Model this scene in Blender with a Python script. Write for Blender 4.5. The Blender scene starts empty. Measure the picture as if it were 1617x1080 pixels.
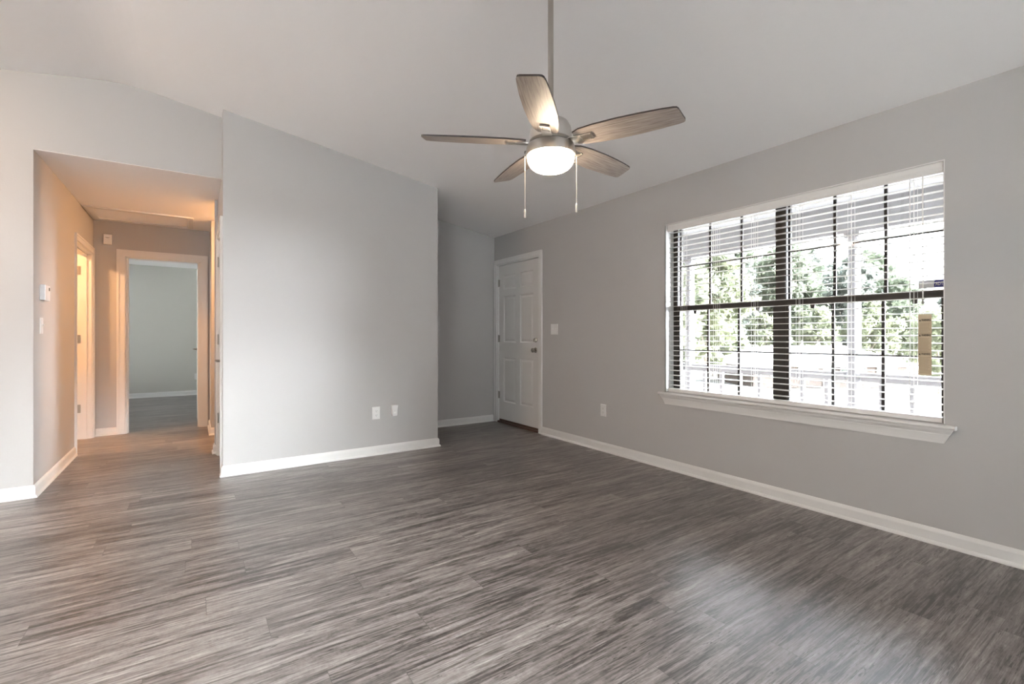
import bpy, bmesh, math, random
from mathutils import Vector, Matrix
random.seed(7)
R = math.radians
PI = math.pi
SC = bpy.context.scene
COL = SC.collection

# ------------------------------------------------------------------ camera, sky, sun, exposure
THETA = 34.09
cam_d = bpy.data.cameras.new('camera')
cam = bpy.data.objects.new('camera', cam_d)
COL.objects.link(cam)
cam.location = (0, 0, 1.13)
cam.rotation_euler = (R(90), 0, R(-THETA))
cam_d.sensor_width = 36.0
cam_d.lens = 746.0 / 1617.0 * 36.0
cam_d.shift_y = -9.0 / 1617.0
cam_d.clip_start = 0.02
cam_d.clip_end = 400
SC.camera = cam

SC.view_settings.view_transform = 'Standard'
SC.view_settings.look = 'None'
SC.view_settings.gamma = 1.0
SC.view_settings.use_curve_mapping = False
SC.view_settings.exposure = 1.52
SC.cycles.use_denoising = True
SC.cycles.max_bounces = 10
SC.cycles.diffuse_bounces = 6
SC.cycles.glossy_bounces = 4
SC.cycles.transmission_bounces = 8
SC.cycles.transparent_max_bounces = 24
SC.cycles.sample_clamp_indirect = 8.0
SC.cycles.caustics_reflective = False
SC.cycles.caustics_refractive = False

world = bpy.data.worlds.new('sky')
SC.world = world
world.use_nodes = True
wn = world.node_tree
wn.nodes.clear()
w_out = wn.nodes.new('ShaderNodeOutputWorld')
w_bg = wn.nodes.new('ShaderNodeBackground')
w_tc = wn.nodes.new('ShaderNodeTexCoord')
w_sep = wn.nodes.new('ShaderNodeSeparateXYZ')
w_ramp = wn.nodes.new('ShaderNodeValToRGB')
w_ramp.color_ramp.elements[0].position = 0.0
w_ramp.color_ramp.elements[0].color = (0.98, 0.98, 0.97, 1)
w_ramp.color_ramp.elements[1].position = 0.8
w_ramp.color_ramp.elements[1].color = (0.72, 0.84, 1.0, 1)
w_bg.inputs['Strength'].default_value = 2.6
wn.links.new(w_tc.outputs['Generated'], w_sep.inputs[0])
wn.links.new(w_sep.outputs['Z'], w_ramp.inputs[0])
wn.links.new(w_ramp.outputs[0], w_bg.inputs['Color'])
# bright lobe added to the sky, strengthening the window's glare on the floor
w_dot = wn.nodes.new('ShaderNodeVectorMath')
w_dot.operation = 'DOT_PRODUCT'
w_dot.inputs[1].default_value = Vector((0.80, 0.42, 0.48)).normalized()
w_map = wn.nodes.new('ShaderNodeMapRange')
w_map.interpolation_type = 'SMOOTHSTEP'
w_map.inputs['From Min'].default_value = 0.80
w_map.inputs['From Max'].default_value = 0.98
w_map.inputs['To Max'].default_value = 16.0
w_add = wn.nodes.new('ShaderNodeMath')
w_add.inputs[1].default_value = 2.6
wn.links.new(w_tc.outputs['Generated'], w_dot.inputs[0])
wn.links.new(w_dot.outputs['Value'], w_map.inputs['Value'])
wn.links.new(w_map.outputs[0], w_add.inputs[0])
wn.links.new(w_add.outputs[0], w_bg.inputs['Strength'])
wn.links.new(w_bg.outputs[0], w_out.inputs[0])

def light(name, kind, loc, energy, color=(1, 1, 1), aim=None, size=None, size_y=None, radius=None, portal=False):
    d = bpy.data.lights.new(name, kind)
    d.energy = energy
    d.color = color
    if kind == 'AREA':
        d.shape = 'RECTANGLE'
        d.size = size
        d.size_y = size_y
        d.cycles.is_portal = portal
    if radius is not None:
        d.shadow_soft_size = radius
    o = bpy.data.objects.new(name, d)
    COL.objects.link(o)
    o.location = loc
    if aim is not None:
        o.rotation_euler = Vector(aim).to_track_quat('-Z', 'Y').to_euler()
    return o

sun = light('sun', 'SUN', (0, 0, 20), 18.0, (1.0, 0.965, 0.92), aim=(-0.50, 0.50, -0.70))
sun.data.angle = R(0.6)
# added broad sun lamp standing in for low sky light through the window
sky_fill = light('added_sky_fill', 'SUN', (8, -6, 20), 82.0, (0.92, 0.955, 1.0), aim=(-0.50, 0.86, -0.09))
sky_fill.data.angle = R(55)

# where daylight enters: added patio doors behind the viewer, the front window, the bedroom window
ADDED_PATIOS = [(-4.4, -2.4, 0.05, 2.20), (0.3, 2.5, 0.05, 2.25)]       # x0, x1, z0, z1 on the rear wall
Y_REAR = -2.6
for PX0, PX1, PZ0, PZ1 in ADDED_PATIOS:
    light('added_patio_portal', 'AREA', ((PX0 + PX1) / 2, Y_REAR - 0.16, (PZ0 + PZ1) / 2), 1, aim=(0, 1, 0),
          size=PX1 - PX0, size_y=PZ1 - PZ0, portal=True)
light('front_window_daylight_portal', 'AREA', (3.60, 1.705, 1.365), 1, aim=(-1, 0, 0), size=1.82, size_y=1.45, portal=True)
light('bedroom_daylight_portal', 'AREA', (-2.66, 9.3, 1.2), 1, aim=(1, 0, 0), size=2.6, size_y=2.0, portal=True)

# ------------------------------------------------------------------ materials
def mat(name):
    m = bpy.data.materials.new(name)
    m.use_nodes = True
    nt = m.node_tree
    b = nt.nodes['Principled BSDF']
    return m, nt, b

def plain(name, col, rough=0.5, metal=0.0, spec=0.5, bump=0.0, bscale=200.0, var=0.0):
    m, nt, b = mat(name)
    b.inputs['Base Color'].default_value = (*col, 1)
    b.inputs['Roughness'].default_value = rough
    b.inputs['Metallic'].default_value = metal
    b.inputs['Specular IOR Level'].default_value = spec
    if bump or var:
        tc = nt.nodes.new('ShaderNodeTexCoord')
        no = nt.nodes.new('ShaderNodeTexNoise')
        no.inputs['Scale'].default_value = bscale
        no.inputs['Detail'].default_value = 4
        nt.links.new(tc.outputs['Object'], no.inputs['Vector'])
        if bump:
            bu = nt.nodes.new('ShaderNodeBump')
            bu.inputs['Strength'].default_value = bump
            bu.inputs['Distance'].default_value = 0.004
            nt.links.new(no.outputs['Fac'], bu.inputs['Height'])
            nt.links.new(bu.outputs[0], b.inputs['Normal'])
        if var:
            mx = nt.nodes.new('ShaderNodeMix')
            mx.data_type = 'RGBA'
            mx.inputs[6].default_value = (*[c * (1 - var) for c in col], 1)
            mx.inputs[7].default_value = (*[min(1, c * (1 + var)) for c in col], 1)
            nt.links.new(no.outputs['Fac'], mx.inputs[0])
            nt.links.new(mx.outputs[2], b.inputs['Base Color'])
    return m

def emit(name, col, strength):
    m, nt, b = mat(name)
    b.inputs['Base Color'].default_value = (0.9, 0.88, 0.85, 1)
    b.inputs['Emission Color'].default_value = (*col, 1)
    b.inputs['Emission Strength'].default_value = strength
    return m

def glass_mat(name, tint=(0.98, 1.0, 0.99)):
    m = bpy.data.materials.new(name)
    m.use_nodes = True
    nt = m.node_tree
    nt.nodes.clear()
    out = nt.nodes.new('ShaderNodeOutputMaterial')
    tr = nt.nodes.new('ShaderNodeBsdfTransparent')
    gl = nt.nodes.new('ShaderNodeBsdfGlossy')
    fr = nt.nodes.new('ShaderNodeFresnel')
    mx = nt.nodes.new('ShaderNodeMixShader')
    tr.inputs['Color'].default_value = (*tint, 1)
    gl.inputs['Roughness'].default_value = 0.02
    fr.inputs['IOR'].default_value = 1.45
    nt.links.new(fr.outputs[0], mx.inputs[0])
    nt.links.new(tr.outputs[0], mx.inputs[1])
    nt.links.new(gl.outputs[0], mx.inputs[2])
    nt.links.new(mx.outputs[0], out.inputs[0])
    return m

def floor_mat():
    m, nt, b = mat('grey_wood_plank_vinyl')
    N, L = nt.nodes, nt.links
    def math_(op, a, b_=None, c=None):
        n = N.new('ShaderNodeMath')
        n.operation = op
        for i, v in enumerate((a, b_, c)):
            if v is None:
                continue
            if isinstance(v, (int, float)):
                n.inputs[i].default_value = v
            else:
                L.new(v, n.inputs[i])
        return n.outputs[0]
    tc = N.new('ShaderNodeTexCoord')
    sep = N.new('ShaderNodeSeparateXYZ')
    L.new(tc.outputs['Object'], sep.inputs[0])
    x, y = sep.outputs['X'], sep.outputs['Y']
    PW, PL = 0.152, 1.22
    yr = math_('DIVIDE', y, PW)
    row = math_('FLOOR', yr)
    wn1 = N.new('ShaderNodeTexWhiteNoise')
    wn1.noise_dimensions = '1D'
    L.new(row, wn1.inputs['W'])
    xo = math_('ADD', math_('DIVIDE', x, PL), wn1.outputs['Value'])
    colm = math_('FLOOR', xo)
    cmb = N.new('ShaderNodeCombineXYZ')
    L.new(row, cmb.inputs[0])
    L.new(colm, cmb.inputs[1])
    wn2 = N.new('ShaderNodeTexWhiteNoise')
    wn2.noise_dimensions = '2D'
    L.new(cmb.outputs[0], wn2.inputs['Vector'])
    rnd = wn2.outputs['Value']
    # long streaks along the plank, broken per plank
    def stretched(sx, sy, scale, detail, rough, dist=0.0):
        c = N.new('ShaderNodeCombineXYZ')
        L.new(math_('MULTIPLY', x, sx), c.inputs[0])
        L.new(math_('MULTIPLY', y, sy), c.inputs[1])
        L.new(math_('MULTIPLY', rnd, 37.0), c.inputs[2])
        n = N.new('ShaderNodeTexNoise')
        n.inputs['Scale'].default_value = scale
        n.inputs['Detail'].default_value = detail
        n.inputs['Roughness'].default_value = rough
        n.inputs['Distortion'].default_value = dist
        L.new(c.outputs[0], n.inputs['Vector'])
        return n.outputs['Fac']
    broad = stretched(1.1, 15.0, 1.6, 5, 0.62, 0.9)
    grain = stretched(2.4, 62.0, 1.8, 6, 0.7, 0.8)
    fine = stretched(12.0, 190.0, 2.0, 5, 0.75, 0.4)
    knots = stretched(3.2, 12.0, 1.6, 7, 0.78, 2.6)
    chatter = stretched(75.0, 22.0, 1.5, 2, 0.5, 0.4)
    s = math_('ADD', math_('MULTIPLY', broad, 0.36), math_('MULTIPLY', grain, 0.30))
    s = math_('ADD', s, math_('MULTIPLY', fine, 0.15))
    s = math_('ADD', s, math_('MULTIPLY', knots, 0.19))
    s = math_('ADD', s, math_('MULTIPLY', math_('SUBTRACT', rnd, 0.5), 0.05))
    ramp = N.new('ShaderNodeValToRGB')
    e = ramp.color_ramp.elements
    e[0].position = 0.395
    e[0].color = (0.042, 0.035, 0.033, 1)
    e[1].position = 0.61
    e[1].color = (0.40, 0.365, 0.352, 1)
    for p, c in ((0.44, (0.102, 0.087, 0.082, 1)), (0.50, (0.190, 0.166, 0.158, 1)), (0.55, (0.270, 0.242, 0.232, 1))):
        k = e.new(p)
        k.color = c
    # fine dark splits that run with the grain, gathered in patches
    split = stretched(0.8, 24.0, 2.0, 4, 0.6, 1.0)
    split = math_('SUBTRACT', 1.0, math_('MINIMUM', 1.0, math_('MULTIPLY', math_('ABSOLUTE', math_('SUBTRACT', split, 0.5)), 15.0)))
    patch = math_('MINIMUM', 1.0, math_('MAXIMUM', 0.0, math_('MULTIPLY', math_('SUBTRACT', stretched(1.6, 7.0, 1.7, 2, 0.5, 0.8), 0.40), 6.0)))
    s = math_('SUBTRACT', s, math_('MULTIPLY', math_('MULTIPLY', split, patch), 0.085))
    s = math_('ADD', s, math_('MULTIPLY', math_('MULTIPLY', math_('SUBTRACT', chatter, 0.5), math_('SUBTRACT', 1.0, patch)), 0.05))
    crack = stretched(1.7, 34.0, 2.2, 2, 0.5, 1.4)
    crack = math_('SUBTRACT', 1.0, math_('MINIMUM', 1.0, math_('MULTIPLY', math_('ABSOLUTE', math_('SUBTRACT', crack, 0.52)), 42.0)))
    cpatch = math_('MINIMUM', 1.0, math_('MAXIMUM', 0.0, math_('MULTIPLY', math_('SUBTRACT', stretched(1.1, 9.0, 2.3, 2, 0.5, 0.5), 0.52), 14.0)))
    s = math_('SUBTRACT', s, math_('MULTIPLY', math_('MULTIPLY', crack, cpatch), 0.16))
    s = math_('SUBTRACT', s, 0.008)
    L.new(s, ramp.inputs[0])
    # seams
    fy = math_('ABSOLUTE', math_('SUBTRACT', math_('FRACT', yr), 0.5))
    fx = math_('ABSOLUTE', math_('SUBTRACT', math_('FRACT', xo), 0.5))
    seam = math_('MAXIMUM', math_('GREATER_THAN', fy, 0.493), math_('GREATER_THAN', fx, 0.4988))
    mx = N.new('ShaderNodeMix')
    mx.data_type = 'RGBA'
    L.new(math_('MULTIPLY', seam, 0.45), mx.inputs[0])
    L.new(ramp.outputs[0], mx.inputs[6])
    mx.inputs[7].default_value = (0.04, 0.034, 0.03, 1)
    L.new(mx.outputs[2], b.inputs['Base Color'])
    L.new(math_('ADD', 0.25, math_('MULTIPLY', grain, 0.12)), b.inputs['Roughness'])
    b.inputs['Specular IOR Level'].default_value = 0.8
    bu = N.new('ShaderNodeBump')
    bu.inputs['Strength'].default_value = 0.12
    bu.inputs['Distance'].default_value = 0.003
    L.new(s, bu.inputs['Height'])
    L.new(bu.outputs[0], b.inputs['Normal'])
    return m

def wood_blade_mat():
    m, nt, b = mat('weathered_oak_blade')
    N, L = nt.nodes, nt.links
    tc = N.new('ShaderNodeTexCoord')
    mp = N.new('ShaderNodeMapping')
    mp.inputs['Scale'].default_value = (4.0, 85.0, 1.0)
    L.new(tc.outputs['Object'], mp.inputs[0])
    no = N.new('ShaderNodeTexNoise')
    no.inputs['Scale'].default_value = 2.2
    no.inputs['Detail'].default_value = 6
    no.inputs['Distortion'].default_value = 0.8
    L.new(mp.outputs[0], no.inputs['Vector'])
    ra = N.new('ShaderNodeValToRGB')
    ra.color_ramp.elements[0].position = 0.32
    ra.color_ramp.elements[0].color = (0.22, 0.182, 0.160, 1)
    ra.color_ramp.elements[1].position = 0.68
    ra.color_ramp.elements[1].color = (0.43, 0.38, 0.345, 1)
    L.new(no.outputs['Fac'], ra.inputs[0])
    L.new(ra.outputs[0], b.inputs['Base Color'])
    b.inputs['Roughness'].default_value = 0.42
    return m

def leaf_mat(name, c1, c2):
    m = bpy.data.materials.new(name)
    m.use_nodes = True
    nt = m.node_tree
    N, L = nt.nodes, nt.links
    N.clear()
    out = N.new('ShaderNodeOutputMaterial')
    tc = N.new('ShaderNodeTexCoord')
    no = N.new('ShaderNodeTexNoise')
    no.inputs['Scale'].default_value = 0.9
    no.inputs['Detail'].default_value = 5
    ra = N.new('ShaderNodeValToRGB')
    ra.color_ramp.elements[0].position = 0.35
    ra.color_ramp.elements[0].color = (*c1, 1)
    ra.color_ramp.elements[1].position = 0.65
    ra.color_ramp.elements[1].color = (*c2, 1)
    L.new(tc.outputs['Object'], no.inputs['Vector'])
    L.new(no.outputs['Fac'], ra.inputs[0])
    di = N.new('ShaderNodeBsdfDiffuse')
    tl = N.new('ShaderNodeBsdfTranslucent')
    mx = N.new('ShaderNodeMixShader')
    mx.inputs[0].default_value = 0.45
    L.new(ra.outputs[0], di.inputs[0])
    L.new(ra.outputs[0], tl.inputs[0])
    L.new(di.outputs[0], mx.inputs[1])
    L.new(tl.outputs[0], mx.inputs[2])
    L.new(mx.outputs[0], out.inputs[0])
    return m

M = {}
M['wall'] = plain('warm_grey_wall_paint', (0.450, 0.438, 0.429), 0.62, spec=0.3, bump=0.06, bscale=90)
M['sage'] = plain('pale_sage_bedroom_paint', (0.54, 0.528, 0.485), 0.62, spec=0.3, bump=0.06, bscale=90)
M['ceiling'] = plain('textured_ceiling_paint', (0.90, 0.888, 0.882), 0.8, spec=0.2, bump=0.22, bscale=28)
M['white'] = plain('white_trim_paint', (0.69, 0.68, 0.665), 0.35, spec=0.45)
M['door'] = plain('white_door_paint', (0.64, 0.625, 0.605), 0.38, spec=0.45, bump=0.03, bscale=60)
M['plastic'] = plain('white_plastic', (0.72, 0.71, 0.695), 0.32)
M['slot'] = plain('dark_slot', (0.05, 0.05, 0.05), 0.6)
M['screen'] = plain('dark_display', (0.06, 0.06, 0.06), 0.15)
M['nickel'] = plain('brushed_nickel', (0.62, 0.59, 0.55), 0.28, metal=1.0, bump=0.02, bscale=400)
M['hinge'] = plain('satin_hinge_metal', (0.36, 0.34, 0.31), 0.4, metal=1.0)
M['hardware'] = plain('satin_door_hardware', (0.42, 0.39, 0.35), 0.25, metal=1.0)
M['threshold'] = plain('brown_threshold', (0.09, 0.05, 0.035), 0.5)
M['floor'] = floor_mat()
M['bronze'] = plain('dark_bronze_window_frame', (0.030, 0.024, 0.020), 0.4, spec=0.4)
M['liner'] = plain('light_grey_jamb_liner', (0.62, 0.64, 0.67), 0.4)
M['glass'] = glass_mat('window_glass')
M['dimming_glass'] = glass_mat('dimming_window_glass', (0.745, 0.75, 0.755))  # tint added to hold down the brightness of the outdoor view
M['slat'] = plain('white_blind_slat', (0.70, 0.69, 0.675), 0.4)
M['chain'] = plain('pale_metal_bead_chain', (0.42, 0.40, 0.37), 0.6)
M['cord'] = plain('white_cord', (0.82, 0.81, 0.78), 0.6)
M['tag'] = plain('tan_paper_tag', (0.52, 0.42, 0.29), 0.7)
M['ink'] = plain('black_ink', (0.02, 0.018, 0.015), 0.6)
M['ink_pale'] = plain('brown_fine_print_ink', (0.30, 0.22, 0.14), 0.7)
M['sticker_film'] = plain('pale_sticker_film', (0.70, 0.70, 0.74), 0.4)
M['sticker_blue'] = plain('blue_sticker_print', (0.02, 0.03, 0.30), 0.4)
M['blade'] = wood_blade_mat()
M['blade_edge'] = plain('dark_blade_edge', (0.05, 0.04, 0.035), 0.5)
M['globe'] = emit('lit_frosted_glass', (1.0, 0.80, 0.58), 24.0)
M['warm_globe'] = emit('lit_warm_glass', (1.0, 0.50, 0.20), 250.0)
M['dining_globe'] = emit('lit_dining_glass', (1.0, 0.68, 0.46), 250.0)
M['concrete'] = plain('pale_concrete', (0.50, 0.48, 0.45), 0.85, var=0.12, bscale=3)
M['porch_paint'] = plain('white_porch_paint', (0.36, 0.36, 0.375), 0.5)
M['siding'] = plain('added_dark_siding', (0.13, 0.115, 0.10), 0.8, bump=0.1, bscale=20)
M['porch_ceiling'] = plain('grey_blue_porch_ceiling_paint', (0.40, 0.40, 0.415), 0.6)
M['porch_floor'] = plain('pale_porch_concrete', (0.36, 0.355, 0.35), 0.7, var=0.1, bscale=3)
M['patio'] = plain('pale_bounce_concrete', (0.76, 0.755, 0.75), 0.85, var=0.08, bscale=2)  # paleness raised so unseen ground bounces light indoors
M['yard'] = plain('sunlit_gravel_yard', (0.26, 0.25, 0.22), 0.9, var=0.25, bscale=0.6)
M['brick'] = plain('tan_brick', (0.085, 0.066, 0.055), 0.85, var=0.2, bscale=6)
M['roof'] = plain('pale_shingle_roof', (0.62, 0.57, 0.55), 0.8, var=0.12, bscale=5)
M['dark_pane'] = plain('dark_house_window', (0.10, 0.12, 0.10), 0.2)
M['bark'] = plain('pale_bark', (0.42, 0.37, 0.33), 0.9, var=0.3, bscale=5)
M['leaf_a'] = leaf_mat('mid_green_leaves', (0.11, 0.13, 0.10), (0.25, 0.285, 0.21))
M['leaf_b'] = leaf_mat('dusty_green_leaves', (0.125, 0.142, 0.128), (0.26, 0.285, 0.25))
M['leaf_c'] = leaf_mat('yellow_green_leaves', (0.14, 0.16, 0.11), (0.30, 0.32, 0.22))
M['utility'] = plain('grey_painted_steel', (0.33, 0.34, 0.33), 0.5)

# ------------------------------------------------------------------ mesh helpers
def tag(o, label=None, cat=None, group=None, kind=None):
    if label:
        o['label'] = label
    if cat:
        o['category'] = cat
    if group:
        o['group'] = group
    if kind:
        o['kind'] = kind
    return o

def empty(name, loc=(0, 0, 0), rz=0.0):
    o = bpy.data.objects.new(name, None)
    COL.objects.link(o)
    o.location = loc
    o.rotation_euler = (0, 0, rz)
    o.empty_display_size = 0.1
    return o

class MB:
    def __init__(self):
        self.bm = bmesh.new()
    def face(self, pts, mi=0):
        vs = [self.bm.verts.new(p) for p in pts]
        f = self.bm.faces.new(vs)
        f.material_index = mi
        return f
    def box(self, x0, x1, y0, y1, z0, z1, mi=0, mtx=None):
        co = [(x, y, z) for x in (x0, x1) for y in (y0, y1) for z in (z0, z1)]
        if mtx is not None:
            co = [mtx @ Vector(c) for c in co]
        v = [self.bm.verts.new(c) for c in co]
        for q in ((0, 1, 3, 2), (4, 6, 7, 5), (0, 4, 5, 1), (2, 3, 7, 6), (0, 2, 6, 4), (1, 5, 7, 3)):
            f = self.bm.faces.new([v[i] for i in q])
            f.material_index = mi
        return self
    def prism(self, poly, axis, a0, a1, mi=0, caps=True):
        def P(p, a):
            if axis == 'x':
                return (a, p[0], p[1])
            if axis == 'y':
                return (p[0], a, p[1])
            return (p[0], p[1], a)
        A = [self.bm.verts.new(P(p, a0)) for p in poly]
        B = [self.bm.verts.new(P(p, a1)) for p in poly]
        n = len(poly)
        for i in range(n):
            f = self.bm.faces.new((A[i], A[(i + 1) % n], B[(i + 1) % n], B[i]))
            f.material_index = mi
        if caps:
            f = self.bm.faces.new(A[::-1]); f.material_index = mi
            f = self.bm.faces.new(B); f.material_index = mi
        return self
    def lathe(self, prof, seg=48, mtx=None, mi=0):
        rings = []
        for r, z in prof:
            if r < 1e-6:
                c = Vector((0, 0, z))
                rings.append([self.bm.verts.new(mtx @ c if mtx is not None else c)])
            else:
                ring = []
                for k in range(seg):
                    a = 2 * PI * k / seg
                    c = Vector((r * math.cos(a), r * math.sin(a), z))
                    ring.append(self.bm.verts.new(mtx @ c if mtx is not None else c))
                rings.append(ring)
        for A, B in zip(rings, rings[1:]):
            for k in range(seg):
                k2 = (k + 1) % seg
                if len(A) == 1 and len(B) == 1:
                    continue
                if len(A) == 1:
                    q = (A[0], B[k2], B[k])
                elif len(B) == 1:
                    q = (A[k], A[k2], B[0])
                else:
                    q = (A[k], A[k2], B[k2], B[k])
                f = self.bm.faces.new(q)
                f.material_index = mi
        return self
    def tube(self, pts, r, seg=8, mi=0):
        pts = [Vector(p) for p in pts]
        rad = r if isinstance(r, (list, tuple)) else [r] * len(pts)
        rings = []
        for i, p in enumerate(pts):
            d = (pts[min(i + 1, len(pts) - 1)] - pts[max(i - 1, 0)]).normalized()
            u = d.orthogonal().normalized() if i == 0 else (u - d * u.dot(d)).normalized()
            v = d.cross(u)
            rings.append([self.bm.verts.new(p + (u * math.cos(2 * PI * k / seg) + v * math.sin(2 * PI * k / seg)) * rad[i]) for k in range(seg)])
        for A, B in zip(rings, rings[1:]):
            for k in range(seg):
                f = self.bm.faces.new((A[k], A[(k + 1) % seg], B[(k + 1) % seg], B[k]))
                f.material_index = mi
        f = self.bm.faces.new(rings[0][::-1]); f.material_index = mi
        f = self.bm.faces.new(rings[-1]); f.material_index = mi
        return self
    def sweep(self, path, prof, side=1.0, mi=0):
        """path: floor points (x, y); prof: (offset from wall, height); the trim stands on the left of the path for side=1"""
        n = len(path)
        dirs = []
        for i in range(n - 1):
            d = Vector((path[i + 1][0] - path[i][0], path[i + 1][1] - path[i][1]))
            dirs.append(d.normalized())
        nor = [Vector((-d.y, d.x)) * side for d in dirs]
        rings = []
        for i in range(n):
            if i == 0:
                m = nor[0]
            elif i == n - 1:
                m = nor[-1]
            else:
                b = nor[i - 1] + nor[i]
                m = b / (1.0 + nor[i - 1].dot(nor[i]))
            rings.append([self.bm.verts.new((path[i][0] + m.x * o, path[i][1] + m.y * o, z)) for o, z in prof])
        k = len(prof)
        for A, B in zip(rings, rings[1:]):
            for j in range(k):
                self.bm.faces.new((A[j], A[(j + 1) % k], B[(j + 1) % k], B[j])).material_index = mi
        self.bm.faces.new(rings[0][::-1]).material_index = mi
        self.bm.faces.new(rings[-1]).material_index = mi
        return self
    def build(self, name, mats, parent=None, smooth=False, bevel=0.0, loc=None):
        bm = self.bm
        bmesh.ops.recalc_face_normals(bm, faces=bm.faces[:])
        me = bpy.data.meshes.new(name)
        bm.to_mesh(me)
        bm.free()
        for m in (mats if isinstance(mats, (list, tuple)) else [mats]):
            me.materials.append(m)
        if smooth:
            me.polygons.foreach_set('use_smooth', [True] * len(me.polygons))
            try:
                me.set_sharp_from_angle(angle=R(40))
            except Exception:
                pass
        o = bpy.data.objects.new(name, me)
        COL.objects.link(o)
        if parent is not None:
            o.parent = parent
        if loc is not None:
            o.location = loc
        if bevel:
            md = o.modifiers.new('bevel', 'BEVEL')
            md.width = bevel
            md.segments = 2
            md.limit_method = 'ANGLE'
            md.angle_limit = R(40)
        return o

def text_obj(name, body, height, width, material, parent, mtx, depth=0.0003):
    """lettering as mesh: local X along the line, local Y up, scaled to height x width"""
    cu = bpy.data.curves.new(name, 'FONT')
    cu.body = body
    cu.size = 1.0
    cu.extrude = 0.0
    cu.offset = 0.02
    cu.resolution_u = 3
    tmp = bpy.data.objects.new(name, cu)
    COL.objects.link(tmp)
    bpy.context.view_layer.update()
    dg = bpy.context.evaluated_depsgraph_get()
    me = bpy.data.meshes.new_from_object(tmp.evaluated_get(dg))
    bpy.data.objects.remove(tmp)
    xs = [v.co.x for v in me.vertices]
    ys = [v.co.y for v in me.vertices]
    sx = width / (max(xs) - min(xs))
    sy = height / (max(ys) - min(ys))
    for v in me.vertices:
        v.co = mtx @ Vector(((v.co.x - min(xs)) * sx, (v.co.y - min(ys)) * sy, 0))
    me.materials.clear()
    me.materials.append(material)
    me.name = name
    o = bpy.data.objects.new(name, me)
    COL.objects.link(o)
    o.parent = parent
    md = o.modifiers.new('thickness', 'SOLIDIFY')
    md.thickness = depth
    md.offset = 0
    return o

# ------------------------------------------------------------------ plan of the place (metres, floor z = 0)
W = 3.354                      # window wall
WT = 0.18
YC, YN, YL = 4.4577, 5.374, 4.630
XC0, XC1 = 0.205, 2.093        # centre wall
XHL = -0.924                   # hall left wall
YE = 7.05                      # hall end wall
ZH = 2.447                     # hall ceiling
XL = -5.0                      # far left wall of the living space
RIDGE_X, RIDGE_Z, SL = -0.43, 3.062, 0.1622
def zc(x):
    return RIDGE_Z - SL * abs(x - RIDGE_X)

# floor
f = MB()
f.box(-5.3, W + 0.10, -2.8, 11.2, -0.08, 0.0)
tag(f.build('floor', M['floor']), 'grey wood plank floor running through the whole room', 'floor', kind='structure')

# vaulted ceiling, softly rounded at the ridge
c = MB()
pts = [(-5.2, zc(-5.2))]
for k in range(-4, 5):
    x = RIDGE_X + k * 0.045
    d = abs(k * 0.045)
    z = RIDGE_Z - SL * d if d > 0.17 else RIDGE_Z - SL * (0.09 + d * d / 0.36) * 0.98
    pts.append((x, min(z, RIDGE_Z - SL * d)))
pts.append((W + 0.12, zc(W + 0.12)))
poly = pts + [(W + 0.12, 3.35), (-5.2, 3.35)]
c.prism(poly, 'y', -2.75, 5.50)
tag(c.build('ceiling', M['ceiling']), 'white textured vaulted ceiling of the living room', 'ceiling', kind='structure')

c = MB()
c.box(-2.7, XC0 + 0.115, YL + 0.12, YE + 0.001, ZH, ZH + 0.12)
c.box(XC0 + 0.115, 1.98, 5.35, YE + 0.001, ZH, ZH + 0.12)
c.box(XHL, XC0, YL + 0.001, YL + 0.12, ZH - 0.003, ZH)
tag(c.build('ceiling_hall', M['ceiling']), 'low flat ceiling over the hallway', 'ceiling', kind='structure')
c = MB()
c.box(-2.7, 1.7, YE + 0.12, 11.1, ZH - 0.01, ZH + 0.12)
tag(c.build('ceiling_bedroom', M['ceiling']), 'white ceiling of the bedroom past the hall', 'ceiling', kind='structure')

# ---- window wall with openings for the front door and the window
WY0, WY1, WZ0, WZ1 = 0.800, 2.612, 0.640, 2.084
DY0, DY1, DZ1 = 4.385, 5.305, 2.075
wl = MB()
def wseg(y0, y1, z0, z1):
    wl.box(W, W + WT, y0, y1, z0, z1)
ztop = zc(W) + 0.01
wseg(-2.75, WY0, 0, ztop)
wseg(WY1, DY0, 0, ztop)
wseg(DY1, YN + 0.12, 0, ztop)
wseg(WY0, WY1, 0, WZ0)
wseg(WY0, WY1, WZ1, ztop)
wseg(DY0, DY1, DZ1, ztop)
wl2 = MB()  # dark outer skin added to cut light bounced into the porch
for y0, y1, z0, z1 in ((-2.75, WY0, -.3, 2.6), (WY1, DY0, -.3, 2.6), (DY1, 11.2, -.3, 2.6), (WY0, WY1, -.3, WZ0), (WY0, WY1, WZ1, 2.6), (DY0, DY1, DZ1, 2.6), (DY0, DY1, -.3, DZ1)):
    wl2.box(W + WT, W + WT + .03, y0, y1, z0, z1)
tag(wl2.build('wall_exterior', M['siding']), 'added dark siding on the porch side, cutting light bounced onto the railing', 'siding', kind='structure')
tag(wl.build('wall_right', M['wall']), 'grey wall holding the window and the front door', 'wall', kind='structure')

# ---- centre wall and its returns
w = MB()
w.prism([(XC0, 0), (XC1, 0), (XC1, zc(XC1)), (XC0, zc(XC0))], 'y', YC, YC + 0.115)
tag(w.build('wall_center', M['wall']), 'grey wall between the hallway and the entry nook', 'wall', kind='structure')
w = MB()
w.prism([(XC1 - 0.115, 0), (XC1, 0), (XC1, zc(XC1)), (XC1 - 0.115, zc(XC1 - 0.115))], 'y', YC + 0.115, YN + 0.12)
tag(w.build('wall_nook_left', M['wall']), 'grey side wall of the entry nook', 'wall', kind='structure')
w = MB()
w.prism([(XC1, 0), (W, 0), (W, zc(W)), (XC1, zc(XC1))], 'y', YN, YN + 0.12)
tag(w.build('wall_nook_back', M['wall']), 'grey back wall of the entry nook beside the front door', 'wall', kind='structure')

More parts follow.
